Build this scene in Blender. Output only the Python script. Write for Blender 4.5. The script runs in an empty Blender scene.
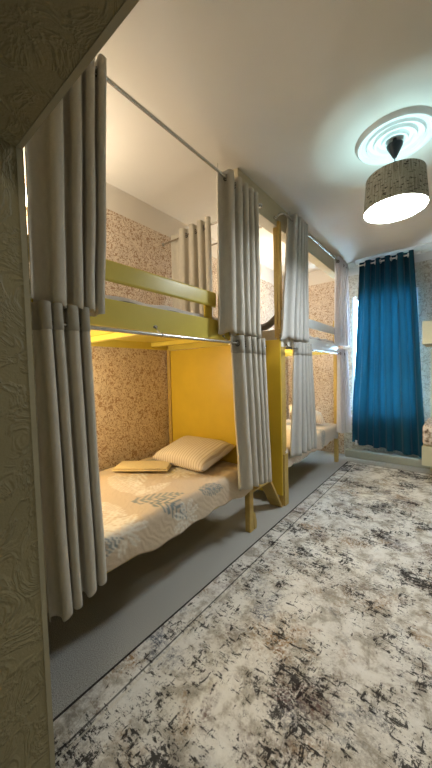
import bpy, bmesh, math, random
from mathutils import Vector, Matrix, noise
random.seed(7)
S = bpy.context.scene
COL = S.collection
PI = math.pi

# ------------------------------------------------------------------ helpers
def lin(c):
    return tuple(((v/255)/12.92 if v/255 <= .04045 else ((v/255+.055)/1.055)**2.4) for v in c)+(1.0,)

def tag(o, label=None, cat=None, group=None, kind=None):
    if label: o['label'] = label
    if cat: o['category'] = cat
    if group: o['group'] = group
    if kind: o['kind'] = kind
    return o

def obj(name, bm, mat=None, parent=None, smooth=False, angle=40):
    me = bpy.data.meshes.new(name)
    bmesh.ops.recalc_face_normals(bm, faces=bm.faces)
    bm.to_mesh(me); bm.free()
    if smooth:
        for p in me.polygons: p.use_smooth = True
        try: me.set_sharp_from_angle(angle=math.radians(angle))
        except Exception: pass
    o = bpy.data.objects.new(name, me)
    COL.objects.link(o)
    if mat: me.materials.append(mat)
    if parent:
        o.parent = parent
        o.matrix_parent_inverse = Matrix.Translation(-Vector(parent.location))
    return o

def thing(name, label, cat, loc, group=None):
    o = bpy.data.objects.new(name, None); COL.objects.link(o)
    o.location = loc; o.empty_display_size = .1
    return tag(o, label, cat, group)

def box(bm, x0, x1, y0, y1, z0, z1, bev=0.0):
    vs = [bm.verts.new((x, y, z)) for x in (x0, x1) for y in (y0, y1) for z in (z0, z1)]
    idx = [(0,1,3,2),(4,6,7,5),(0,4,5,1),(2,3,7,6),(0,2,6,4),(1,5,7,3)]
    fs = [bm.faces.new([vs[i] for i in f]) for f in idx]
    if bev > 0:
        es = list({e for f in fs for e in f.edges})
        bmesh.ops.bevel(bm, geom=es, offset=bev, segments=2, profile=.5, affect='EDGES')
    return bm

def boxm(*a, **k):
    return box(bmesh.new(), *a, **k)

def tube(bm, pts, r, seg=12, caps=True):
    pts = [Vector(p) for p in pts]
    rr = r if isinstance(r, (list, tuple)) else [r]*len(pts)
    rings = []
    t0 = (pts[1]-pts[0]).normalized()
    up = Vector((0,0,1)) if abs(t0.z) < .9 else Vector((1,0,0))
    n = t0.cross(up).normalized()
    for i, p in enumerate(pts):
        t = (pts[min(i+1, len(pts)-1)]-pts[max(i-1, 0)]).normalized()
        n = (n - t*n.dot(t)).normalized(); b = t.cross(n)
        rings.append([bm.verts.new(p+(n*math.cos(2*PI*k/seg)+b*math.sin(2*PI*k/seg))*rr[i]) for k in range(seg)])
    for a, b2 in zip(rings, rings[1:]):
        for k in range(seg):
            bm.faces.new((a[k], a[(k+1)%seg], b2[(k+1)%seg], b2[k]))
    if caps:
        bm.faces.new(rings[0][::-1]); bm.faces.new(rings[-1])
    return bm

def lathe(bm, prof, cx, cy, seg=64, closed=False):
    rings = []
    for r, z in prof:
        rings.append([bm.verts.new((cx+r*math.cos(2*PI*k/seg), cy+r*math.sin(2*PI*k/seg), z)) for k in range(seg)])
    pr = list(zip(rings, rings[1:]))
    if closed: pr.append((rings[-1], rings[0]))
    for a, b in pr:
        for k in range(seg):
            bm.faces.new((a[k], a[(k+1)%seg], b[(k+1)%seg], b[k]))
    return bm

def torus(bm, c, axis, R, r, seg=20, s2=8):
    c = Vector(c); axis = Vector(axis).normalized()
    u = axis.orthogonal().normalized(); v = axis.cross(u)
    rings = []
    for i in range(seg):
        a = 2*PI*i/seg; d = u*math.cos(a)+v*math.sin(a)
        rings.append([bm.verts.new(c+d*(R+r*math.cos(2*PI*k/s2))+axis*r*math.sin(2*PI*k/s2)) for k in range(s2)])
    for i in range(seg):
        a, b = rings[i], rings[(i+1)%seg]
        for k in range(s2):
            bm.faces.new((a[k], a[(k+1)%s2], b[(k+1)%s2], b[k]))
    return bm

# ------------------------------------------------------------------ materials
class M:
    def __init__(s, name):
        s.m = bpy.data.materials.new(name); s.m.use_nodes = True
        s.n = s.m.node_tree.nodes; s.l = s.m.node_tree.links
        s.b = s.n['Principled BSDF']; s.out = s.n['Material Output']
    def node(s, t, **k):
        n = s.n.new(t)
        for a, v in k.items():
            if a.startswith('i_'): n.inputs[a[2:].replace('_', ' ')].default_value = v
            else: setattr(n, a, v)
        return n
    def link(s, a, b): s.l.new(a, b)
    def pos(s, scale=(1,1,1), rot=(0,0,0)):
        g = s.node('ShaderNodeNewGeometry'); mp = s.node('ShaderNodeMapping')
        mp.inputs['Scale'].default_value = scale; mp.inputs['Rotation'].default_value = rot
        s.link(g.outputs['Position'], mp.inputs['Vector']); return mp.outputs['Vector']
    def noise(s, vec, scale, detail=4, rough=.6, dist=0):
        n = s.node('ShaderNodeTexNoise'); n.inputs['Scale'].default_value = scale
        n.inputs['Detail'].default_value = detail; n.inputs['Roughness'].default_value = rough
        n.inputs['Distortion'].default_value = dist
        s.link(vec, n.inputs['Vector']); return n.outputs['Fac']
    def ramp(s, fac, stops, interp='LINEAR'):
        r = s.node('ShaderNodeValToRGB'); cr = r.color_ramp; cr.interpolation = interp
        while len(cr.elements) < len(stops): cr.elements.new(.5)
        for e, (p, c) in zip(cr.elements, stops):
            e.position = p; e.color = c if len(c) == 4 else lin(c)
        s.link(fac, r.inputs['Fac']); return r.outputs['Color']
    def mix(s, fac, a, b, bt='MIX'):
        n = s.node('ShaderNodeMix', data_type='RGBA', blend_type=bt)
        for v, i in ((fac, 0), (a, 6), (b, 7)):
            if hasattr(v, 'node'): s.link(v, n.inputs[i])
            elif i == 0: n.inputs[0].default_value = v
            else: n.inputs[i].default_value = v if len(v) == 4 else lin(v)
        return n.outputs[2]
    def math(s, op, a, b=None, clamp=False):
        n = s.node('ShaderNodeMath', operation=op); n.use_clamp = clamp
        for v, i in ((a, 0), (b, 1)):
            if v is None: continue
            if hasattr(v, 'node'): s.link(v, n.inputs[i])
            else: n.inputs[i].default_value = v
        return n.outputs[0]
    def bump(s, h, strength=.3, dist=.01):
        b = s.node('ShaderNodeBump'); b.inputs['Strength'].default_value = strength
        b.inputs['Distance'].default_value = dist
        s.link(h, b.inputs['Height']); s.link(b.outputs['Normal'], s.b.inputs['Normal'])
    def base(s, c, rough=.7, metal=0, spec=.4):
        if hasattr(c, 'node'): s.link(c, s.b.inputs['Base Color'])
        else: s.b.inputs['Base Color'].default_value = c if len(c) == 4 else lin(c)
        s.b.inputs['Roughness'].default_value = rough; s.b.inputs['Metallic'].default_value = metal
        s.b.inputs['Specular IOR Level'].default_value = spec
        return s

def plain(name, c, rough=.6, metal=0, spec=.4, var=.06, vs=30):
    m = M(name); v = m.pos()
    n = m.noise(v, vs, 3)
    c2 = tuple(max(0, x*(1-var)) for x in c)
    m.base(m.mix(n, c2, c), rough, metal, spec)
    return m.m

def wallpaper(name, c_hi, c_lo, c_top, zsplit, scale=22):
    m = M(name); v = m.pos()
    # swirling brocade: distorted noise bands
    w = m.noise(v, scale, 3, .55, 1.6)
    f = m.ramp(w, [(.36, (0,0,0,1)), (.44, (1,1,1,1)), (.51, (1,1,1,1)), (.58, (0,0,0,1))])
    g = m.noise(v, scale*.28, 2)
    c = m.mix(f, c_lo, c_hi)
    c = m.mix(m.math('MULTIPLY', g, .25), c, c_lo)
    geo = m.node('ShaderNodeNewGeometry'); sp = m.node('ShaderNodeSeparateXYZ')
    m.link(geo.outputs['Position'], sp.inputs[0])
    top = m.math('GREATER_THAN', sp.outputs['Z'], zsplit)
    c = m.mix(top, c, c_top)
    m.base(c, .85, 0, .2)
    h = m.math('MULTIPLY', f, m.math('SUBTRACT', 1.0, top))
    m.bump(h, .35, .004)
    return m.m

def plaster(name, c, scale=14, strength=.7, dist=.012):
    m = M(name); v = m.pos()
    w = m.noise(v, scale, 3, .5, 2.5)
    f = m.ramp(w, [(.42, (0,0,0,1)), (.5, (1,1,1,1)), (.58, (0,0,0,1))])
    fine = m.noise(v, 160, 2)
    c2 = tuple(x*.82 for x in c)
    m.base(m.mix(m.noise(v, 3, 3), c2, c), .55, 0, .35)
    h = m.math('ADD', f, m.math('MULTIPLY', fine, .25))
    m.bump(h, strength, dist)
    return m.m

def fabric(name, c, trans=.0, weave=700, rough=.9, stripe=None):
    m = M(name); v = m.pos((1,1,.35))
    n = m.noise(v, 60, 4, .7)
    f = m.noise(v, weave, 1, .5)
    c2 = tuple(x*.88 for x in c)
    col = m.mix(n, c2, c)
    m.base(col, rough, 0, .15)
    m.b.inputs['Sheen Weight'].default_value = .15
    m.bump(f, .12, .001)
    if trans > 0:
        t = m.node('ShaderNodeBsdfTranslucent'); m.link(col, t.inputs['Color'])
        x = m.node('ShaderNodeMixShader'); x.inputs[0].default_value = trans
        m.link(m.b.outputs[0], x.inputs[1]); m.link(t.outputs[0], x.inputs[2])
        m.link(x.outputs[0], m.out.inputs['Surface'])
    return m.m

MAT = {}
MAT['wall'] = wallpaper('beige_brocade_wallpaper', (232,218,198), (170,140,114), (222,214,202), 2.5, 34)
MAT['wall_far'] = wallpaper('daylit_brocade_wallpaper', (214,214,206), (176,172,158), (220,222,222), 2.52, 20)  # same brocade paper, with the cool window daylight put into its colours
MAT['ceiling'] = plain('ceiling_paint', (224,219,210), .8, 0, .2, .03, 4)
MAT['plaster'] = plaster('embossed_wall_covering', (148,140,108), 9, .45, .010)
MAT['bead'] = plain('corner_bead_plastic', (158,152,128), .5)
MAT['yellow'] = plain('yellow_lacquered_wood', (222,190,62), .32, 0, .5, .08, 6)
MAT['yellow_pale'] = plain('pale_yellow_lacquered_wood', (218,198,88), .3, 0, .5, .06, 6)
MAT['yellow_edge'] = plain('sanded_yellow_edge', (208,176,98), .45, 0, .4, .2, 40)
MAT['cream'] = plain('cream_painted_wood', (212,206,170), .4)
MAT['cream_white'] = plain('cream_white_lacquered_wood', (240,238,228), .3, 0, .5)
MAT['beam'] = plain('beam_paint', (206,196,168), .6, 0, .3, .08, 12)
MAT['chrome'] = plain('brushed_steel', (200,198,192), .25, 1, .5, .05)
MAT['dark_metal'] = plain('dark_grommet_steel', (96,92,88), .3, 1, .5)
MAT['white_metal'] = plain('white_painted_metal', (228,228,226), .35)
MAT['curtain'] = fabric('greige_blackout_cloth', (218,211,196), .06)
MAT['curtain_far'] = fabric('light_grey_blackout_cloth', (212,210,204), .12)
MAT['sheer'] = fabric('white_lining_cloth', (232,232,238), .5)
MAT['teal'] = fabric('teal_canvas_cloth', (18,70,90), .075, 500)
MAT['curtain_band'] = fabric('greige_header_tape', (186,180,166), 0)
MAT['curtain_far_band'] = fabric('light_grey_header_tape', (190,188,182), 0)
MAT['towel'] = fabric('cream_terry_cloth', (232,212,166), 0, 300)
MAT['grey_cloth'] = fabric('dark_grey_blanket_cloth', (128,124,120), 0, 300)
MAT['sheet'] = fabric('white_sheet_cloth', (206,202,200), 0, 300)
MAT['black'] = plain('black_plastic', (22,22,24), .4)
MAT['white'] = plain('white_pvc', (232,236,238), .35)
MAT['plasterwhite'] = plain('white_gypsum', (226,228,226), .6, 0, .3, .02)
MAT['underfloor'] = plain('skirting_paint', (176,178,160), .5, 0, .4, .1, 10)

def carpet():
    m = M('grey_speckled_carpet'); v = m.pos()
    n = m.noise(v, 260, 2, .7); g = m.noise(v, 5, 3)
    c = m.ramp(n, [(.35, (126,125,119)), (.5, (176,174,167)), (.68, (212,210,203))])
    c = m.mix(m.math('MULTIPLY', g, .3), c, (146,143,136))
    m.base(c, .95, 0, .1); m.bump(n, .5, .004); return m.m
MAT['carpet'] = carpet()

RX0, RX1, RY0, RY1 = -1.105, 1.25, -.75, 4.13
def rug_mat():
    m = M('distressed_abstract_rug_pile'); v = m.pos()
    geo = m.node('ShaderNodeNewGeometry'); sp = m.node('ShaderNodeSeparateXYZ'); m.link(geo.outputs['Position'], sp.inputs[0])
    X, Yv = sp.outputs['X'], sp.outputs['Y']
    n1 = m.noise(v, 9, 6, .72, .3)
    c = m.ramp(n1, [(.32, (150,144,134)), (.43, (188,182,170)), (.50, (222,219,211)), (.70, (234,232,226))])
    # large soft blotches of colour
    def blotch(off, sc, lo, hi):
        mp = m.node('ShaderNodeMapping'); mp.inputs['Location'].default_value = off
        m.link(v, mp.inputs['Vector'])
        n = m.noise(mp.outputs['Vector'], sc, 5, .7, .4)
        return m.ramp(n, [(lo, (0,0,0,1)), (hi, (1,1,1,1))])
    grain = m.noise(v, 75, 4, .8)
    gr = m.ramp(grain, [(.40, (0,0,0,1)), (.56, (1,1,1,1))])
    def mul(a, b): return m.math('MULTIPLY', a, b, True)
    c = m.mix(mul(mul(blotch((3,1,0), 3.0, .54, .66), gr), .9), c, (150,114,68))
    c = m.mix(mul(mul(blotch((7,5,0), 2.6, .55, .66), gr), .9), c, (78,84,100))
    c = m.mix(mul(mul(blotch((1,9,0), 2.8, .54, .66), gr), .9), c, (98,68,60))
    c = m.mix(mul(mul(blotch((4,4,0), 2.2, .50, .64), gr), .6), c, (132,122,108))
    # black woven scratches, axis aligned
    sx = m.noise(m.pos((17,48,1)), 1.0, 6, .72)
    sy = m.noise(m.pos((48,17,1)), 1.0, 6, .72)
    dots = m.noise(v, 62, 6, .85)
    den = m.noise(v, 3.4, 4, .7)
    d2 = m.math('MULTIPLY', m.math('SUBTRACT', den, .5), .55)
    k1 = m.ramp(m.math('ADD', sx, d2), [(.575, (0,0,0,1)), (.605, (1,1,1,1))])
    k2 = m.ramp(m.math('ADD', sy, d2), [(.585, (0,0,0,1)), (.615, (1,1,1,1))])
    k3 = m.ramp(m.math('ADD', dots, d2), [(.585, (0,0,0,1)), (.61, (1,1,1,1))])
    k = m.math('MAXIMUM', m.math('MAXIMUM', k1, k2), k3)
    c = m.mix(m.math('MULTIPLY', k, .92), c, (30,26,28))
    # pale scratches over
    lw = m.noise(m.pos((9,120,1)), 1.0, 4, .7)
    l = m.ramp(lw, [(.60, (0,0,0,1)), (.64, (1,1,1,1))])
    c = m.mix(m.math('MULTIPLY', l, .5), c, (214,207,190))
    # border lines
    def dist_in(val, edge, sgn):
        return m.math('MULTIPLY', m.math('SUBTRACT', val, edge), sgn)
    da = m.math('MINIMUM', dist_in(X, RX0, 1), dist_in(X, RX1, -1))
    db = m.math('MINIMUM', dist_in(Yv, RY0, 1), dist_in(Yv, RY1, -1))
    d = m.math('MINIMUM', da, db)
    e1 = m.math('LESS_THAN', d, .012)
    e2 = m.math('MULTIPLY', m.math('GREATER_THAN', d, .108), m.math('LESS_THAN', d, .116))
    e3 = m.math('MULTIPLY', m.math('GREATER_THAN', d, .126), m.math('LESS_THAN', d, .134))
    c = m.mix(m.math('MULTIPLY', e3, .55), c, (214,207,190))
    c = m.mix(m.math('MULTIPLY', m.math('MAXIMUM', e1, m.math('MULTIPLY', e2, .8)), .95), c, (38,34,36))
    m.base(c, .95, 0, .1)
    m.bump(m.noise(v, 420, 2), .3, .003)
    return m.m
MAT['rug'] = rug_mat()

def spread_mat(name, tint=None):
    m = M(name); v = m.pos()
    at = m.node('ShaderNodeVertexColor', layer_name='pattern')
    col = at.outputs['Color']
    n = m.noise(v, 120, 3, .7)
    col = m.mix(m.math('MULTIPLY', n, .3), col, (150,132,112))
    m.base(col, .85, 0, .2)
    w = m.node('ShaderNodeTexWave', wave_type='BANDS', bands_direction='DIAGONAL'); w.inputs['Scale'].default_value = 14
    w.inputs['Distortion'].default_value = 7; w.inputs['Detail'].default_value = 1
    m.link(v, w.inputs['Vector'])
    h = m.math('ADD', m.math('MULTIPLY', w.outputs['Fac'], .6), m.noise(v, 40, 3))
    m.bump(h, .3, .006)
    return m.m
MAT['spread'] = spread_mat('leaf_print_quilt')

def pillow_mat(name, a, b):
    m = M(name); geo = m.node('ShaderNodeTexCoord'); sp = m.node('ShaderNodeSeparateXYZ')
    m.link(geo.outputs['Object'], sp.inputs[0])
    s = m.math('SINE', m.math('MULTIPLY', sp.outputs['X'], 260.0))
    c = m.mix(m.ramp(s, [(.35, (0,0,0,1)), (.65, (1,1,1,1))]), a, b)
    m.base(c, .8, 0, .25); m.bump(m.noise(geo.outputs['Object'], 14, 3), .3, .01)
    return m.m
MAT['pillow'] = pillow_mat('striped_pillowcase', (226,216,204), (200,184,166))
MAT['pillow2'] = pillow_mat('striped_pillowcase_pale', (216,204,188), (190,176,160))

def shade_mat():
    m = M('woven_bark_lampshade_cloth'); tc = m.pos()
    geo = m.node('ShaderNodeNewGeometry'); sp = m.node('ShaderNodeSeparateXYZ'); m.link(geo.outputs['Position'], sp.inputs[0])
    ang = m.math('ARCTAN2', m.math('SUBTRACT', sp.outputs['Y'], 2.29), m.math('SUBTRACT', sp.outputs['X'], -.31))
    cmb = m.node('ShaderNodeCombineXYZ'); m.link(ang, cmb.inputs[0]); m.link(sp.outputs['Z'], cmb.inputs[1])
    def nz(sx, sz, detail=3):
        mp = m.node('ShaderNodeMapping'); mp.inputs['Scale'].default_value = (sx, sz, 1)
        m.link(cmb.outputs[0], mp.inputs['Vector']); return m.noise(mp.outputs['Vector'], 1, detail, .7)
    a = nz(30, 8); b = nz(6, 90, 2)
    c = m.ramp(a, [(.35, (134,130,118)), (.5, (172,168,154)), (.65, (198,194,182))])
    c = m.mix(m.ramp(b, [(.59, (0,0,0,1)), (.62, (1,1,1,1))]), c, (52,46,40))
    m.base(c, .8, 0, .2)
    t = m.node('ShaderNodeBsdfTranslucent'); m.link(c, t.inputs['Color'])
    x = m.node('ShaderNodeMixShader'); x.inputs[0].default_value = .10
    m.link(m.b.outputs[0], x.inputs[1]); m.link(t.outputs[0], x.inputs[2]); m.link(x.outputs[0], m.out.inputs['Surface'])
    return m.m
MAT['shade'] = shade_mat()

def emis(name, c, s):
    m = M(name); m.base((230,230,230), .5)
    m.b.inputs['Emission Color'].default_value = lin(c); m.b.inputs['Emission Strength'].default_value = s
    return m.m
MAT['diffuser'] = emis('lit_lamp_diffuser', (240,249,255), 36)
MAT['bulb'] = emis('warm_lit_bulb', (255,226,170), 8)

def glass():
    m = M('window_glass'); g = m.node('ShaderNodeBsdfGlossy'); g.inputs['Roughness'].default_value = .02
    t = m.node('ShaderNodeBsdfTransparent'); x = m.node('ShaderNodeMixShader'); x.inputs[0].default_value = .06
    m.link(t.outputs[0], x.inputs[1]); m.link(g.outputs[0], x.inputs[2]); m.link(x.outputs[0], m.out.inputs['Surface'])
    return m.m
MAT['glass'] = glass()

# ------------------------------------------------------------------ dimensions
ZC = 2.70
XL, XR = -2.10, 1.50
YF, YN = 4.50, .29
def struct(name, bm, mat, parent=None, smooth=False):
    o = obj(name, bm, mat, parent, smooth)
    if not parent: o['kind'] = 'structure'
    return o

# floor / ceiling
struct('floor', boxm(XL-.1, XR+.1, -1.9, YF+.3, -.1, 0), MAT['carpet'])
struct('ceiling', boxm(XL-.1, XR+.1, -1.9, YF+.3, ZC, ZC+.1), MAT['ceiling'])
struct('wall_left', boxm(XL-.1, XL, -1.9, YF+.3, 0, ZC), MAT['wall'])
struct('wall_right', boxm(XR, XR+.1, -1.9, YF+.3, 0, ZC), MAT['wall_far'])
# far wall with window opening
WX0, WX1, WZ0, WZ1 = -1.135, -.36, .58, 2.22
bm = bmesh.new()
box(bm, XL, WX0, YF, YF+.2, 0, ZC); box(bm, WX1, XR, YF, YF+.2, 0, ZC)
box(bm, WX0, WX1, YF, YF+.2, 0, WZ0); box(bm, WX0, WX1, YF, YF+.2, WZ1, ZC)
wo = struct('wall_far', bm, MAT['wall_far'])
wo.data.materials.append(MAT['wall'])
bm = bmesh.new(); bm.from_mesh(wo.data)
bmesh.ops.bisect_plane(bm, geom=bm.verts[:]+bm.edges[:]+bm.faces[:], plane_co=(-1.25, 0, 0), plane_no=(1, 0, 0))
for f in bm.faces:
    if f.calc_center_median().x < -1.25: f.material_index = 1
bm.to_mesh(wo.data); bm.free()
# near wall with the opening we look through: reveal and soffit
JX, HZ, WT = -.80, 1.755, .15
bm = bmesh.new()
box(bm, XL, JX, YN-WT, YN, 0, ZC); box(bm, JX, 1.05, YN-WT, YN, HZ, ZC); box(bm, 1.05, XR, YN-WT, YN, 0, ZC)
for v in bm.verts:
    if v.co.x <= JX+.01 and v.co.z < .01: v.co.y += .013      # the old wall leans slightly
struct('wall_near', bm, MAT['plaster'])
bm = bmesh.new()
box(bm, JX, JX+.0015, YN-.011, YN+.001, 0, HZ, 0); box(bm, JX, 1.05, YN-.011, YN+.001, HZ-.0015, HZ, 0)
for v in bm.verts:
    if v.co.z < .01: v.co.y += .013
struct('trim_2', bm, MAT['bead'])
# vestibule behind the camera
struct('wall_back', boxm(XL, XR, -1.9, -1.8, 0, ZC), MAT['plaster'])

# window
wf = bmesh.new()
fy0, fy1 = YF+.012, YF+.055
box(wf, WX0, WX0+.028, fy0, fy1, WZ0, WZ1, .004); box(wf, WX1-.05, WX1, fy0, fy1, WZ0, WZ1, .004)
box(wf, WX0+.05, WX1-.05, fy0, fy1, WZ0, WZ0+.05, .004); box(wf, WX0+.05, WX1-.05, fy0, fy1, WZ1-.05, WZ1, .004)
box(wf, WX0+.05, WX1-.05, fy0, fy1, 1.26, 1.32, .004)
w = struct('window_1', wf, MAT['white'])
g = obj('pane', boxm(WX0+.028, WX1-.05, fy0+.02, fy0+.026, WZ0+.05, WZ1-.05), MAT['glass'], w)
obj('window_sill', boxm(WX0-.02, WX1+.02, YF-.03, fy0, WZ0-.03, WZ0, .006), MAT['white'], w)

# cornice-like heating duct ledge along the far wall, and skirting
struct('baseboard_far', boxm(-1.2, XR, YF-.13, YF, 0, .10, .008), MAT['underfloor'])
# painted beam over the second bunk
bm = boxm(-1.335, -1.235, 1.86, YF, 2.49, ZC-.001, .004)
struct('trim_1', bm, MAT['beam'])
bm = bmesh.new()
prof = [(0, 0), (0, .075), (.018, .075), (.03, .05), (.055, .03), (.075, .018), (.075, 0)]
v0 = [bm.verts.new((XL+1.03, YF-a, ZC-b)) for a, b in prof]; v1 = [bm.verts.new((XR, YF-a, ZC-b)) for a, b in prof]
for i in range(len(prof)):
    j = (i+1) % len(prof); bm.faces.new((v0[i], v0[j], v1[j], v1[i]))
bm.faces.new(v0[::-1]); bm.faces.new(v1)
struct('trim_3', bm, MAT['plasterwhite'])

# rug
bm = boxm(RX0, RX1, RY0, RY1, .001, .012, .003)
tag(obj('area_rug', bm, MAT['rug']), 'large cream rug with distressed black, tan and slate patches on the grey floor', 'rug')

# ceiling rosette (medallion)
CX, CY = -.31, 2.29
prof = [(.0, ZC-.004), (.05, ZC-.012), (.06, ZC-.026), (.072, ZC-.026), (.08, ZC-.007), (.098, ZC-.006), (.105, ZC-.025), (.118, ZC-.025),
        (.126, ZC-.006), (.15, ZC-.008), (.160, ZC-.026), (.170, ZC-.012), (.19, ZC-.012), (.20, ZC-.026), (.214, ZC-.028), (.225, ZC-.016), (.232, ZC-.0005), (0.0, ZC-.0005)]
bm = bmesh.new(); lathe(bm, prof, CX, CY, 96); bmesh.ops.remove_doubles(bm, verts=bm.verts, dist=1e-5)
tag(obj('ceiling_rosette', bm, MAT['plasterwhite'], smooth=True, angle=50), 'round white ribbed plaster medallion on the ceiling above the pendant lamp', 'ceiling rosette')

# pendant lamp
lamp = thing('pendant_lamp', 'drum pendant lamp with bark-like grey shade hanging from the ceiling rosette', 'lamp', (CX, CY, 2.245))
bm = bmesh.new(); lathe(bm, [(.0, ZC-.004), (.012, ZC-.005), (.012, 2.655), (.047, 2.655), (.045, 2.643), (.011, 2.575), (.0, 2.575)], CX, CY, 32); bmesh.ops.remove_doubles(bm, verts=bm.verts, dist=1e-5)
obj('canopy', bm, MAT['black'], lamp, True)
obj('cord', tube(bmesh.new(), [(CX, CY, 2.58), (CX, CY, 2.36)], .003, 8), MAT['black'], lamp, True)
bm = bmesh.new(); lathe(bm, [(.183, 2.245), (.168, 2.455), (.165, 2.455), (.180, 2.245)], CX, CY, 72, True)
obj('lamp_shade', bm, MAT['shade'], lamp, True, 30)
bm = bmesh.new(); lathe(bm, [(0, 2.252), (.1785, 2.252), (.1785, 2.256), (0, 2.256)], CX, CY, 72); bmesh.ops.remove_doubles(bm, verts=bm.verts, dist=1e-5)
df = tag(obj('diffuser', bm, MAT['diffuser'], lamp), 'glowing white disc')
df.data.materials.append(MAT['white'])
for p in df.data.polygons:
    if p.center.z > 2.2545: p.material_index = 1
bm = bmesh.new()
for a in range(3):
    d = Vector((math.cos(a*2*PI/3+.4), math.sin(a*2*PI/3+.4), 0))
    tube(bm, [Vector((CX, CY, 2.445))+d*.006, Vector((CX, CY, 2.445))+d*.165], .0018, 6)
obj('spider_frame', bm, MAT['chrome'], lamp)

def light(name, kind, loc, power, col, size=.05, rot=None, parent=None, **k):
    L = bpy.data.lights.new(name, kind); L.energy = power; L.color = col
    if kind == 'AREA': L.size = size
    else: L.shadow_soft_size = size
    for a, v in k.items(): setattr(L, a, v)
    o = bpy.data.objects.new(name, L); COL.objects.link(o); o.location = loc
    if rot: o.rotation_euler = rot
    return o

light('lamp_light', 'POINT', (CX, CY, 2.34), 2.6, (.55, .92, 1.0), .018)

# ------------------------------------------------------------------ curtains
def curtain(name, label, p0, p1, ztop, zbot, folds, amp, mat, group=None, b0=None, b1=None, header=0.0,
            grommets=True, gmat=None, rodz=None, seed=0, sharp=1.0, warp=1.0, solid=True, hmat=None, cat='curtain', gR=.017, botamp=1.0, wob=.012, zb1=None):
    """pleated eyelet curtain between plan points p0,p1 at the top (b0,b1 at the hem)"""
    rnd = random.Random(seed)
    b0 = b0 or p0; b1 = b1 or p1
    P0, P1, B0, B1 = Vector(p0), Vector(p1), Vector(b0), Vector(b1)
    NU, NV = folds*18, 36
    ph = [rnd.uniform(-.35, .35) for _ in range(folds*2+3)]
    bm = bmesh.new(); g = []
    nrm = Vector((-(P1-P0).y, (P1-P0).x)).normalized(); drt = (P1-P0).normalized()
    for j in range(NV+1):
        t = j/NV
        row = []
        for i in range(NU+1):
            u = i/NU
            a = P0.lerp(P1, u); b = B0.lerp(B1, u); c = a.lerp(b, t)
            fi = u*folds*2; k = int(fi); fr = fi-k
            jit = ph[k]*(1-fr)+ph[k+1]*fr
            A = amp*(1+.5*jit*t)*(1+(botamp-1)*t)
            uw = u**warp + .10/folds*math.sin(2*PI*u*1.7+seed*1.3)*(1 if warp == 1 else 0)
            s = math.sin(2*PI*folds*uw + jit*.8*t)
            s = math.copysign(abs(s)**sharp, s)
            off = A*s
            off += wob*t*noise.noise(Vector((u*4+seed*7, t*3, seed)))
            lat = -.30*A*math.sin(4*PI*folds*uw)*min(1, (P1-P0).length/folds/A/1.6) + .5*wob*t*noise.noise(Vector((u*5, t*2.2, seed+9)))
            zb = zbot if zb1 is None else zbot*(1-u)+zb1*u
            z = ztop + (zb-ztop)*t + (.008*math.sin(2*PI*folds*u+.7)*t)
            row.append(bm.verts.new((c.x+nrm.x*off+drt.x*lat, c.y+nrm.y*off+drt.y*lat, z)))
        g.append(row)
    for j in range(NV):
        for i in range(NU):
            bm.faces.new((g[j][i], g[j][i+1], g[j+1][i+1], g[j+1][i]))
    co = [[v.co.copy() for v in row] for row in g]
    rt = thing(name, label, cat, ((P0.x+P1.x)/2, (P0.y+P1.y)/2, zbot), group)
    o = obj('cloth', bm, mat, rt, True, 180)
    if solid:
        sm = o.modifiers.new('thick', 'SOLIDIFY'); sm.thickness = .0024; sm.offset = 0
    if header:
        # doubled header tape along the top edge
        nj = max(1, round(header/(ztop-zbot)*NV))
        bh = bmesh.new(); gh = [[bh.verts.new(co[j][i]) for i in range(NU+1)] for j in range(nj+1)]
        for j in range(nj):
            for i in range(NU):
                bh.faces.new((gh[j][i], gh[j][i+1], gh[j+1][i+1], gh[j+1][i]))
        oh = obj('header_band', bh, hmat or MAT['curtain_band'], rt, True, 180)
        tag(oh, 'slightly darker doubled header band')
        sm = oh.modifiers.new('thick', 'SOLIDIFY'); sm.thickness = .0055; sm.offset = 0
    if grommets and rodz:
        base = None
        for k in range(folds*2):
            u = (k+.5)/(folds*2) if False else k/(folds*2)
            if k == 0: continue
            u = u**(1/warp)
            c = P0.lerp(P1, u)
            ax = (drt + nrm*(-.3 if k % 2 == 0 else .3)).normalized()
            if base is None:
                bmg = bmesh.new(); torus(bmg, (0,0,0), (0,0,1), gR, .004)
                base = obj('grommet', bmg, gmat or MAT['dark_metal'], None, True)
                go = base
            else:
                go = base.copy(); COL.objects.link(go)
            go.parent = rt
            go.matrix_parent_inverse = Matrix.Translation(-Vector(rt.location))
            go.rotation_mode = 'QUATERNION'
            go.location = (c.x, c.y, rodz)
            go.rotation_quaternion = Vector((0,0,1)).rotation_difference(Vector((ax.x, ax.y, 0)))
    return rt

def rod(name, label, pts, r, brackets=(), finials=True, group='steel curtain rods of the bunk beds', mat=None):
    mat = mat or MAT['chrome']
    rt = thing(name, label, 'curtain rod', pts[0], None if group == 'window curtain rod' else group)
    obj('pole', tube(bmesh.new(), pts, r, 14), mat, rt, True)
    if finials:
        for e, q in ((pts[0], pts[1]), (pts[-1], pts[-2])):
            d = (Vector(e)-Vector(q)).normalized(); e = Vector(e)
            bm = tube(bmesh.new(), [e+d*.0005, e+d*.005, e+d*.016, e+d*.024], [r*1.5, r*1.9, r*1.7, r*.5], 14)
            obj('finial', bm, mat, rt, True)
    for a, b in brackets:
        bm = bmesh.new(); a = Vector(a); b = Vector(b)
        torus(bm, a, (Vector(pts[1])-Vector(pts[0])), r+.003, .0025, 16, 6)
        d = (b-a).normalized(); tube(bm, [a+d*(r+.002), b], .004, 8)
        tube(bm, [b-d*.004, b], .014, 12)
        obj('bracket', bm, mat, rt, True)
    return rt

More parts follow.
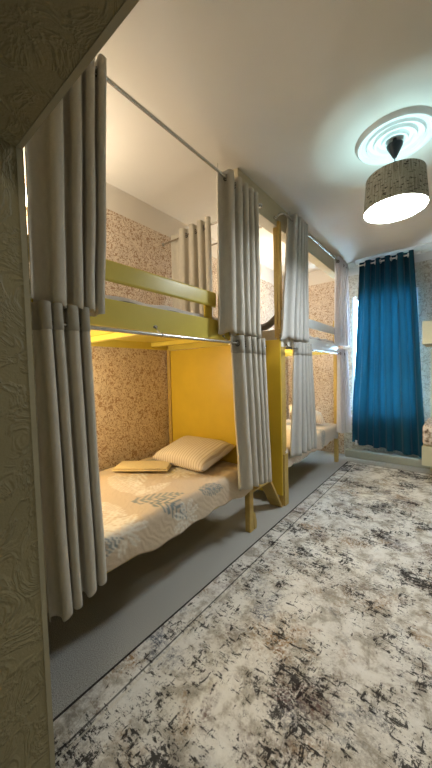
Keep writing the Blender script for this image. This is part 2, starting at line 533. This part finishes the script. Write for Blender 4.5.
XC = -1.155       # plane of the bunk curtains
ZR1, ZR2, ZRL, ZRL2 = 2.468, 2.575, 1.415, 1.425
FX = -1.205       # front face of the bunk beds
rod('curtain_rod', 'long steel rod along the ceiling side of the nearer bunk', [(XC, .46, ZR1), (XC, 2.02, ZR1)], .009,
    [((XC, 1.93, ZR1), (-1.236, 1.93, ZR1+.06))])
rod('curtain_rod', 'steel rod across the nearer bunk below its upper berth', [(XC, .48, ZRL), (XC, 2.05, ZRL)], .009,
    [((XC, 1.02, ZRL), (FX-.001, 1.02, ZRL+.045)), ((XC, 1.6, ZRL), (FX-.001, 1.6, ZRL+.045))])
rod('curtain_rod', 'steel rod with a bent near end under the ceiling beside the farther bunk',
    [(XC-.055, 2.40, ZR2-.03), (XC-.03, 2.41, ZR2-.012), (XC-.006, 2.44, ZR2), (XC, 2.52, ZR2), (XC, 4.18, ZR2), (XC, 4.33, ZR2-.02)], .009,
    [((XC, 2.75, ZR2), (-1.236, 2.75, ZR2)), ((XC, 4.1, ZR2), (-1.236, 4.1, ZR2))])
rod('curtain_rod', 'steel rod across the farther bunk below its upper berth', [(XC, 2.46, ZRL2), (XC, 4.33, ZRL2)], .009,
    [((XC, 2.55, ZRL2), (FX-.001, 2.55, ZRL2+.03)), ((XC, 4.0, ZRL2), (FX-.001, 4.0, ZRL2+.03))])

GA = 'eyelet curtains of the bunk beds'
CU = MAT['curtain']; CF = MAT['curtain_far']; CS = MAT['sheer']
curtain('bunk_curtain', 'greige eyelet curtain at the near end of the nearer upper berth, beside the wall edge', (XC, .435), (XC, .742), 2.52, 1.487, 4, .032, CU, GA, b0=(XC, .425), b1=(XC-.01, .70), rodz=ZR1, seed=1, zb1=1.475, warp=1.6, header=.0)
curtain('bunk_curtain', 'greige eyelet curtain at the near end of the nearer lower berth, beside the wall edge', (XC, .425), (XC, .625), 1.487, .30, 4, .028, CU, GA, b0=(XC, .455), b1=(XC, .655), rodz=ZRL, seed=2, zb1=.375, botamp=1.15, header=.11, grommets=False)
curtain('bunk_curtain', 'greige curtain gathered at the far end of the nearer upper berth', (XC, 1.515), (XC, 1.955), 2.515, 1.475, 5, .034, CU, GA, b0=(XC, 1.49), b1=(XC, 1.965), rodz=ZR1, seed=3, botamp=1.1, warp=1.45)
curtain('bunk_curtain', 'greige curtain hanging over the pillow end of the nearer lower berth', (XC, 1.62), (XC, 2.03), 1.47, .40, 5, .028, CU, GA, b0=(XC+.012, 1.67), b1=(XC+.012, 2.065), rodz=ZRL, seed=4, botamp=1.3, zb1=.37, warp=1.35, header=.11)
curtain('bunk_curtain', 'light grey curtain at the near end of the farther upper berth, below the beam', (XC, 2.55), (XC, 2.90), 2.635, 1.50, 5, .034, CF, GA, b0=(XC, 2.37), b1=(XC, 2.90), rodz=ZR2, seed=5, warp=1.5)
curtain('bunk_curtain', 'light grey curtain at the near end of the farther lower berth', (XC, 2.62), (XC, 2.98), 1.485, .42, 5, .026, CF, GA, b0=(XC, 2.52), b1=(XC, 3.10), rodz=ZRL2, seed=6, botamp=1.3, zb1=.41, warp=1.4, header=.11, hmat=MAT['curtain_far_band'])
curtain('bunk_curtain', 'light grey curtain at the window end of the farther upper berth', (XC, 3.90), (XC, 4.32), 2.64, 1.53, 4, .03, CS, GA, b0=(XC, 3.84), b1=(XC+.03, 4.33), rodz=ZR2, seed=7, solid=False)
curtain('bunk_curtain', 'pale curtain hanging to the bedding at the window end of the farther lower berth', (XC, 3.95), (XC, 4.3), 1.485, .42, 4, .026, CS, GA, b0=(XC, 3.92), b1=(XC+.02, 4.38), rodz=ZRL2, seed=8, botamp=1.25, zb1=.36, solid=False)

# end curtains (across the upper berths)
rod('curtain_rod', 'short steel rod across the far end of the nearer upper berth', [(-2.085, 1.90, 2.40), (XC-.045, 1.90, 2.40)], .008,
    [], finials=True)
curtain('end_curtain', 'greige curtain drawn along the wallpaper at the far end of the nearer upper berth', (-1.99, 1.90), (-1.53, 1.90), 2.455, 1.64, 4, .034, MAT['curtain'], rodz=2.40, seed=11, warp=1.5)
rod('curtain_rod', 'short steel rod across the near end of the farther upper berth', [(-2.07, 2.39, 2.50), (-1.29, 2.39, 2.50)], .007,
    [], finials=False)

# teal window curtain
TY = 4.395
rod('curtain_rod', 'white rod carrying the teal window curtain', [(-1.12, TY, 2.60), (-.34, TY, 2.60)], .009,
    [((-1.03, TY, 2.60), (-1.03, YF-.076, 2.60)), ((-.36, TY, 2.60), (-.36, YF-.076, 2.60))], mat=MAT['white_metal'], group='window curtain rod')
curtain('window_curtain', 'long teal eyelet curtain hanging in front of the window', (-1.0, TY), (-.395, TY), 2.645, .215, 5, .032, MAT['teal'], b0=(-1.105, TY-.03), b1=(-.255, TY-.06),
        rodz=2.60, gmat=MAT['white_metal'], gR=.024, solid=False, seed=21, zb1=.135, botamp=1.0, wob=.04)
teal = [o for o in COL.objects if o.get('category') == 'curtain'][-1]
bm = box(bmesh.new(), -1.055, -1.028, TY-.075, TY-.072, .20, .262); 
tg = obj('care_tag', bm, MAT['white'], teal); tag(tg, 'small white tag at the hem')

# ------------------------------------------------------------------ bunk beds
def bunk(label, y0, y1, m_main, far=False):
    yb = MAT['cream_white'] if far else MAT['yellow_pale']
    t = thing('bunk_bed', label, 'bunk bed', (-1.65, (y0+y1)/2, 0))
    XB = XL+.012
    ye, yp = MAT['yellow_edge'], MAT['yellow_pale']
    # posts
    pw, pd = .055, .045
    ztop_front = 1.53 if not far else 1.80
    obj('post', boxm(FX-pd, FX, y1-pw, y1, 0, 1.60 if not far else 1.86, .004), ye, t)
    if far:
        # tall near post reaching the beam, made of an outer lath and an inner lath
        obj('post', boxm(FX-.045, FX, y0+.020, y0+.098, 0, 1.60, .004), ye, t)
        obj('post', boxm(FX-.028, FX-.003, y0+.02, y0+.06, 1.601, 2.535, .003), ye, t)
        obj('post', boxm(FX-.064, FX-.032, y0+.02, y0+.06, 1.52, 2.488, .003), ye, t)
        obj('post_block', boxm(FX+.001, FX+.014, y0+.022, y0+.098, 0, .47, .003), ye, t)
    else:
        obj('post', boxm(FX-pd, FX, y0, y0+pw, 0, 1.60, .004), ye, t)
        bm = bmesh.new()
        pr = [(y1+.012, 0), (y1+.042, 0), (y1+.048, .045), (y1+.026, .12), (y1+.001, .15)]
        a = [bm.verts.new((FX-.026, p, z)) for p, z in pr]; b = [bm.verts.new((FX-.002, p, z)) for p, z in pr]
        for i in range(5): bm.faces.new((a[i], a[(i+1)%5], b[(i+1)%5], b[i]))
        bm.faces.new(a[::-1]); bm.faces.new(b)
        obj('foot_bracket', bm, ye, t)
    for yy in ((y0 if not far else y0+.019), y1-.045):
        obj('post', boxm(XB, XB+.04, yy, yy+.045, 0, 1.60, .004), ye, t)
    # end panels between front and back posts
    if far:
        obj('end_panel', boxm(XB+.001, FX-.001, y0, y0+.018, .10, 1.50, .003), MAT['yellow'], t)
    else:
        for yy in (y0+.012, y1-.035):
            obj('end_panel', boxm(XB+.041, FX-pd-.001, yy, yy+.022, .28, 1.43, .003), MAT['yellow'], t)
    # lower berth rails and platform
    obj('side_rail', boxm(FX-.072, FX-.047, y0+pw+.001, y1-pw-.001, .305, .340, .003), m_main, t)
    obj('platform', boxm(XB+.002, FX-.074, y0+.055, y1-.055, .315, .34), ye, t)
    # upper berth: front board, back board, cross slats and base
    obj('side_board', boxm(FX-.022, FX+.001, y0+.02, y1-.002, 1.435, 1.56, .004), yb, t)
    obj('side_board', boxm(XB, XB+.022, y0+.046, y1-.046, 1.435, 1.54, .003), yp, t)
    obj('base_board', boxm(XB+.023, FX-.023, y0+.036, y1-.036, 1.492, 1.505), yp, t)
    n = 4 if far else 3
    for k in range(n):
        yy = y0+.18 + k*(y1-y0-.42)/(n-1)
        obj('slat', boxm(XB+.023, FX-.023, yy, yy+.05, 1.455, 1.491, .003), yp, t)
    obj('end_rail', boxm(XB+.041, FX-.045, y1-.06, y1-.036, 1.431, 1.485, .003), yp, t)
    # guard rail, rounded
    g0, g1 = y0+.03, y1-.40 if not far else y1-.056
    bm = boxm(FX-.022, FX+.001, g0, g1, 1.640, 1.735, .010) if not far else boxm(FX-.022, FX+.001, g0, g1, 1.67, 1.765, .008)
    obj('guard_rail', bm, yb, t)
    if not far:
        obj('rail_block', boxm(FX-.040, FX-.023, g1-.09, g1-.02, 1.565, 1.715, .004), MAT['yellow'], t)
    return t
Y1A, Y1B = .33, 1.94
Y2A, Y2B = 2.432, 4.10
bunk('yellow wooden bunk bed nearest the viewer, with plain yellow end panel behind the pillow', Y1A, Y1B, MAT['yellow_pale'])
bed2 = bunk('yellow wooden bunk bed at the far end of the row, next to the window', Y2A, Y2B, MAT['yellow_pale'], True)

# ------------------------------------------------------------------ bedding
def leafcol(u, v):
    """albedo of the printed leaf pattern at plan metres (u across, v along)"""
    base = (204,178,148)
    col = base; best = None
    return base

FR = []   # fronds: (cx, cy, angle, length, width, colour, nleaf)
rl = random.Random(12)
def add_spray(x, y, ang, L, colr, n=9, fan=False): FR.append((x, y, ang, L, colr, n, fan))
WHT = (236,232,222); GRY = (128,140,142); BLU = (104,122,130)
add_spray(-1.86, 1.16, -.15, .42, WHT, 13); add_spray(-1.80, 1.34, -.75, .30, WHT, 11)
add_spray(-1.40, .98, 1.05, .30, GRY, 5); add_spray(-1.30, 1.02, .75, .28, BLU, 5); add_spray(-1.46, 1.05, 1.5, .26, WHT, 7)
add_spray(-1.30, .70, 0, .34, WHT, 11, True); add_spray(-1.62, .78, .3, .34, WHT, 11)
add_spray(-1.42, 1.52, 2.2, .24, WHT, 9); add_spray(-1.55, 1.50, .7, .26, WHT, 9, True); add_spray(-1.98, 1.52, .9, .24, GRY, 8)
add_spray(-1.22, 1.34, 1.3, .22, GRY, 7); add_spray(-1.2, .80, 1.0, .24, WHT, 8, True); add_spray(-1.16, .55, 1.6, .24, GRY, 7)
add_spray(-1.97, .6, 1.0, .28, WHT, 9); add_spray(-1.1, 1.2, 1.5, .2, WHT, 8, True)
for k in range(14):
    add_spray(rl.uniform(-2.0, -1.2), rl.uniform(2.5, 4.3), rl.uniform(0, 6.28), rl.uniform(.2, .34), rl.choice([WHT, GRY, BLU, WHT]), 9, rl.random() < .5)

def patt(x, y, base):
    c = base
    for (fx, fy, ang, L, colr, n, fan) in FR:
        dx, dy = x-fx, y-fy
        if abs(dx) > L+.02 or abs(dy) > L+.02: continue
        if fan:
            r = math.hypot(dx, dy)
            if r > L*.55 or r < .004: continue
            a = math.atan2(dy, dx)-ang
            pet = abs(math.sin(a*n/2))
            lim = L*.55*(.35+.65*pet**1.1)
            if r < lim:
                k = .25 if pet > .97 or pet < .38 else .85
                c = tuple(b*(1-k)+q*k for b, q in zip(c, colr))
        else:
            ca, sa = math.cos(ang), math.sin(ang)
            u, v = dx*ca+dy*sa, -dx*sa+dy*ca
            t = u/L
            if t < 0 or t > 1: continue
            w = .22*L*math.sin(PI*min(1, t*.9+.1))**.8
            if abs(v) > w: continue
            s = (u - abs(v)*.8)/L*n*1.5
            fr = s-math.floor(s)
            if abs(v) < .003 or fr < .52:
                k = .85
                c = tuple(b*(1-k)+q*k for b, q in zip(c, colr))
    return c

def bedspread(name, label, x0, x1, y0, y1, ztop, zhem, base, group=None, amp=.008, seed=0):
    """quilt lying on the mattress, rounded over the front edge and hanging to zhem"""
    W = (x1-x0); drop = ztop-zhem; ra = .045
    prof = []     # (x, z, s) arc length
    n1 = 90
    for i in range(n1+1): prof.append((x0+(W-ra)*i/n1, ztop))
    for i in range(1, 9):
        a = PI/2*i/8; prof.append((x1-ra+ra*math.sin(a), ztop-ra+ra*math.cos(a)))
    nd = 14
    for i in range(1, nd+1): prof.append((x1, ztop-ra-(drop-ra)*i/nd))
    NV = int((y1-y0)/.010)
    bm = bmesh.new(); cl = bm.loops.layers.float_color.new('pattern') if hasattr(bm.loops.layers, 'float_color') else None
    rows = []; cols = {}
    for j in range(NV+1):
        y = y0+(y1-y0)*j/NV; row = []
        s = 0; px = prof[0]
        for k, (x, z) in enumerate(prof):
            s += math.hypot(x-px[0], z-px[1]); px = (x, z)
            nz = noise.noise(Vector((x*3.5, y*3.5, seed)))*amp*1.6 + noise.noise(Vector((x*13, y*13, seed+3)))*amp*.6
            edge = max(0, (ztop-z)/drop)
            xx, zz = x, z
            zz += nz*(1-edge) + (.010*math.sin(y*9+seed)+.006*math.sin(y*31))*edge**2
            xx += (nz*1.0+.006*math.sin(y*14+seed))*edge
            v = bm.verts.new((xx, y, zz)); row.append(v)
            cols[v] = patt(x0+s, y, base)
        rows.append(row)
    for j in range(NV):
        for k in range(len(prof)-1):
            f = bm.faces.new((rows[j][k], rows[j][k+1], rows[j+1][k+1], rows[j+1][k]))
            if cl:
                for lp in f.loops: lp[cl] = lin(cols[lp.vert])
    o = obj(name, bm, MAT['spread'], None, True, 180)
    sm = o.modifiers.new('thick', 'SOLIDIFY'); sm.thickness = .006; sm.offset = -1
    return tag(o, label, 'bedspread', group)

def mattress(label, x0, x1, y0, y1, z0, z1, mat, group=None, wav=0):
    bm = boxm(x0, x1, y0, y1, z0, z1, .03)
    o = obj('mattress', bm, mat, None, True, 60)
    return tag(o, label, 'mattress', group)

mattress('mattress under the leaf-print bedspread of the nearer bunk', -2.04, -1.26, Y1A+.06, Y1B-.06, .342, .494, MAT['sheet'])
mattress('mattress under the bedspread of the farther bunk', -2.04, -1.26, Y2A+.06, Y2B-.06, .342, .494, MAT['sheet'])
bedspread('bedspread', 'beige quilted bedspread with white and grey leaves on the nearer lower berth', -2.045, -1.196, Y1A+.055, Y1B-.045, .512, .335, (208,190,166), seed=1)
bedspread('bedspread', 'pale leaf-print bedspread on the farther lower berth, reaching towards the window', -2.045, -1.196, Y2A+.065, Y2B-.045, .512, .33, (216,204,190), seed=5)

def topper(label, y0, y1, z0, z1, seed):
    # thin quilted mattress with a wavy piped front edge
    bm = bmesh.new(); NU, NV = 60, 40; g = []
    x0, x1 = -2.055, FX-.024
    top = []; bot = []
    for j in range(NU+1):
        y = y0+(y1-y0)*j/NU
        tr, br = [], []
        for i in range(NV+1):
            x = x0+(x1-x0)*i/NV
            e = min(1, (x1-x)/.03, (x-x0)/.03)
            h = (z1-z0)*(.45+.55*math.sqrt(max(0, 1-(1-e)**2)))
            wv = .010*noise.noise(Vector((x*5, y*6, seed)))+.007*math.sin(y*21+seed)*(1-e*.5)
            tr.append(bm.verts.new((x, y, z0+h+wv))); br.append(bm.verts.new((x, y, z0)))
        top.append(tr); bot.append(br)
    for j in range(NU):
        for i in range(NV):
            bm.faces.new((top[j][i], top[j][i+1], top[j+1][i+1], top[j+1][i]))
            bm.faces.new((bot[j][i], bot[j+1][i], bot[j+1][i+1], bot[j][i+1]))
        bm.faces.new((top[j][0], top[j+1][0], bot[j+1][0], bot[j][0]))
        bm.faces.new((top[j][NV], bot[j][NV], bot[j+1][NV], top[j+1][NV]))
    for i in range(NV):
        bm.faces.new((top[0][i], bot[0][i], bot[0][i+1], top[0][i+1])); bm.faces.new((top[NU][i], top[NU][i+1], bot[NU][i+1], bot[NU][i]))
    o = obj('mattress', bm, MAT['sheet'], None, True, 60)
    tag(o, label, 'mattress')
    # piping along the upper front edge
    pts = [(x1-.004, y0+(y1-y0)*j/NU, z0+(z1-z0)*.62+.007*math.sin((y0+(y1-y0)*j/NU)*21+seed)*1.0+.006*noise.noise(Vector((3, (y0+(y1-y0)*j/NU)*6, seed)))) for j in range(NU+1)]
    p = obj('piping', tube(bmesh.new(), pts, .004, 6), MAT['grey_cloth'], o, True)
    tag(p, 'dark grey piping')
topper('thin grey-white mattress on the nearer upper berth behind the guard rail', Y1A+.05, Y1B-.045, 1.507, 1.592, 2)
topper('thin white mattress on the farther upper berth', Y2A+.065, Y2B-.045, 1.507, 1.60, 4)

# dark blanket bundled over the near end of the farther upper berth
bm = bmesh.new(); g = []
NA, NB = 40, 10
for i in range(NA+1):
    t = i/NA; x = -1.95+(.66)*t
    cz = 1.632+.006*math.sin(t*9)+(.085*max(0, (t-.8)/.2)**1.6)
    row = []
    for k in range(NB):
        a = 2*PI*k/NB; hw = .05*(1-.45*max(0, t-.8)/.2); hh = .030+.004*math.sin(t*12)+.016*max(0, (t-.75)/.25)
        row.append(bm.verts.new((x, Y2A+.12+hw*math.cos(a), cz+.008+hh*math.sin(a))))
    g.append(row)
for i in range(NA):
    for k in range(NB): bm.faces.new((g[i][k], g[i][(k+1)%NB], g[i+1][(k+1)%NB], g[i+1][k]))
bm.faces.new(g[0][::-1]); bm.faces.new(g[-1])
tag(obj('blanket', bm, MAT['grey_cloth'], None, True), 'dark grey rolled blanket curled up at the near edge of the farther upper berth', 'blanket')

def pillow(label, cx, cy, cz, wx, wy, h, rz, tilt, mat, roll=0):
    bm = bmesh.new(); N = 28; top = []; bot = []
    for j in range(N+1):
        a, b = [], []
        for i in range(N+1):
            u, v = -1+2*i/N, -1+2*j/N
            e = max(0, (1-abs(u)**3.2)*(1-abs(v)**3.2))**.42
            pin = 1-.06*(1-abs(u))*abs(v)**2
            pu = u*(1-.05*(1-abs(v))*abs(u)); pv = v*(1-.07*(1-abs(u))*abs(v))
            wr = .006*noise.noise(Vector((u*2.5, v*2.5, cx)))
            a.append(bm.verts.new((pu*wx/2, pv*wy/2, h*.5*e+wr*e)))
            b.append(a[-1] if (i in (0, N) or j in (0, N)) else bm.verts.new((pu*wx/2, pv*wy/2, -h*.5*e*.75)))
        top.append(a); bot.append(b)
    for j in range(N):
        for i in range(N):
            bm.faces.new((top[j][i], top[j][i+1], top[j+1][i+1], top[j+1][i]))
            bm.faces.new((bot[j][i], bot[j+1][i], bot[j+1][i+1], bot[j][i+1]))
    o = obj('pillow', bm, mat, None, True, 180)
    o.location = (cx, cy, cz); o.rotation_euler = (tilt, roll, rz)
    return tag(o, label, 'pillow')
pillow('plump beige striped pillow against the yellow end panel of the nearer lower berth', -1.60, 1.70, .60, .54, .40, .16, .0, .22, MAT['pillow'])
pillow('small beige pillow near the window end of the farther lower berth', -1.52, 3.78, .65, .46, .36, .14, .5, .15, MAT['pillow2'], .3)

# folded towel on the near bed
bm = bmesh.new(); NU, NV = 30, 16; layers = []
for L, (zz, s) in enumerate(((.532, 1.0), (.545, .97))):
    box(bm, -.20*s, .20*s, -.095*s, .095*s, zz, zz+.011, .005)
tw = obj('folded_towel', bm, MAT['towel'], None, True, 40)
tw.location = (-1.80, 1.375, 0); tw.rotation_euler = (0, 0, .62)
tag(tw, 'flat folded cream towel lying on the leaf-print bedspread', 'towel')

def prism_x(pr, x0, x1):
    bm = bmesh.new(); n = len(pr)
    a = [bm.verts.new((x0, p, z)) for p, z in pr]; b = [bm.verts.new((x1, p, z)) for p, z in pr]
    for i in range(n): bm.faces.new((a[i], a[(i+1)%n], b[(i+1)%n], b[i]))
    bm.faces.new(a[::-1]); bm.faces.new(b)
    return bm
# braces tying the two beds: a short level board and a slanting one
obj('brace_board', prism_x([(Y1B+.002, .296), (2.215, .296), (2.226, .310), (Y1B+.002, .310)], -1.325, -1.206), MAT['yellow_edge'], bed2)
obj('brace_board', prism_x([(2.216, .294), (2.228, .309), (2.430, .012), (2.430, .0), (2.416, .0)], -1.325, -1.206), MAT['yellow_edge'], bed2)

# wall lamps in the berths
def wall_lamp(label, y, z, power):
    t = thing('wall_lamp', label, 'lamp', (XL, y, z), 'warm wall lamps inside the berths')
    obj('wall_plate', boxm(XL+.001, XL+.018, y-.03, y+.03, z-.05, z+.05, .004), MAT['white'], t)
    obj('arm', tube(bmesh.new(), [(XL+.018, y, z), (XL+.05, y, z), (XL+.07, y, z-.012)], .006, 8), MAT['chrome'], t, True)
    bm = bmesh.new(); lathe(bm, [(.0, z-.012), (.014, z-.014), (.026, z-.03), (.030, z-.05), (.022, z-.072), (0, z-.08)], XL+.075, y, 20)
    bmesh.ops.remove_doubles(bm, verts=bm.verts, dist=1e-5)
    tag(obj('bulb', bm, MAT['bulb'], t, True), 'glowing warm bulb')
    light('berth_light', 'POINT', (XL+.16, y, z-.05), power, (1.0, .87, .68), .03)
wall_lamp('warm wall lamp at the near end of the nearer upper berth, behind the curtain', .76, 2.33, 8)
wall_lamp('warm wall lamp at the near end of the nearer lower berth, behind the curtain', .62, 1.30, 8)
wall_lamp('warm wall lamp with pull cord in the farther upper berth', 3.25, 2.28, 11)
wall_lamp('warm wall lamp in the farther lower berth', 3.2, 1.34, 9)

# right-hand bunk seen past the teal curtain
t = thing('bunk_bed', 'cream bunk bed at the right edge, half hidden beside the teal curtain', 'bunk bed', (.6, 4.0, 0))
bx0, bx1, by0, by1 = -.262, 1.47, 3.70, 4.34
for (px, py) in ((bx1-.05, by0), (bx1-.05, by1-.05), (bx0+.04, by1-.05)):
    obj('post', boxm(px, px+.05, py, py+.05, .0125, 1.44 if (px, py) != (bx1-.05, by0) else 1.74, .004), MAT['cream'], t)
obj('post', boxm(bx0+.16, bx0+.20, by0+.005, by0+.04, .0125, 1.44, .004), MAT['cream'], t)
obj('side_board', boxm(bx0, bx1-.051, by0, by0+.024, 1.46, 1.69, .004), MAT['cream'], t)
obj('base_board', boxm(bx0, bx1-.051, by0+.025, by1-.051, 1.46, 1.48), MAT['cream'], t)
obj('side_rail', boxm(bx0, bx1-.051, by0-.02, by0+.004, .22, .42, .004), MAT['cream'], t)
obj('platform', boxm(bx0, bx1-.051, by0+.041, by1-.051, .36, .40), MAT['cream'], t)
bm = bmesh.new()
bs = obj('bedspread', boxm(bx0+.005, bx1-.06, by0-.012, by1-.06, .425, .64, .03), None, None, True, 60)
vc = bs.data.color_attributes.new('pattern', 'FLOAT_COLOR', 'POINT')
for i in range(len(vc.data)): vc.data[i].color = lin((200,180,158))
m2 = M('patterned_bedspread'); v = m2.pos()
m2.base(m2.ramp(m2.noise(v, 22, 5, .7), [(.38, (110,92,76)), (.47, (190,172,150)), (.56, (222,212,198))]), .9)
bs.data.materials.append(m2.m)
tag(bs, 'patterned bedspread on the lower berth of the bunk at the right edge', 'bedspread')

# ------------------------------------------------------------------ daylight and lamps
world = bpy.data.worlds.new('daylight'); S.world = world; world.use_nodes = True
bg = world.node_tree.nodes['Background']; bg.inputs[0].default_value = (.50, .76, 1.0, 1); bg.inputs[1].default_value = 26.0
# unseen lamp added behind the camera for dim fill on the opening
hl = thing('added_fill_lamp', 'added unseen fill lamp on the vestibule ceiling behind the opening', 'lamp', (.5, -1.1, 2.69))
bm = bmesh.new(); lathe(bm, [(0, ZC-.001), (.14, ZC-.001), (.15, ZC-.02), (.12, ZC-.06), (0, ZC-.08)], .5, -1.1, 32)
bmesh.ops.remove_doubles(bm, verts=bm.verts, dist=1e-5)
obj('lamp_shade', bm, emis('fill_lamp_glow', (255,240,205), 2), hl, True)
light('vestibule_fill', 'AREA', (.5, -1.1, 2.60), 6.3, (1.0, .92, .74), .3)

# ------------------------------------------------------------------ camera
H = 1.22
cam = bpy.data.cameras.new('camera'); co = bpy.data.objects.new('camera', cam); COL.objects.link(co)
X = Vector((.7822700053, .6224929366, -.0235835259)); U = Vector((-.0051165108, .0442777403, .9990061577)); B = Vector((.622918502, -.7813718869, .0378221399))
Mx = Matrix((( X.x, U.x, B.x, 0), (X.y, U.y, B.y, 0), (X.z, U.z, B.z, H), (0, 0, 0, 1)))
co.matrix_world = Mx
cam.sensor_fit = 'VERTICAL'; cam.sensor_height = 36; cam.lens = 300/768*36; cam.clip_start = .02
S.camera = co
S.view_settings.view_transform = 'Standard'; S.view_settings.look = 'None'
S.view_settings.gamma = 1; S.view_settings.use_curve_mapping = False
S.view_settings.exposure = 1.2
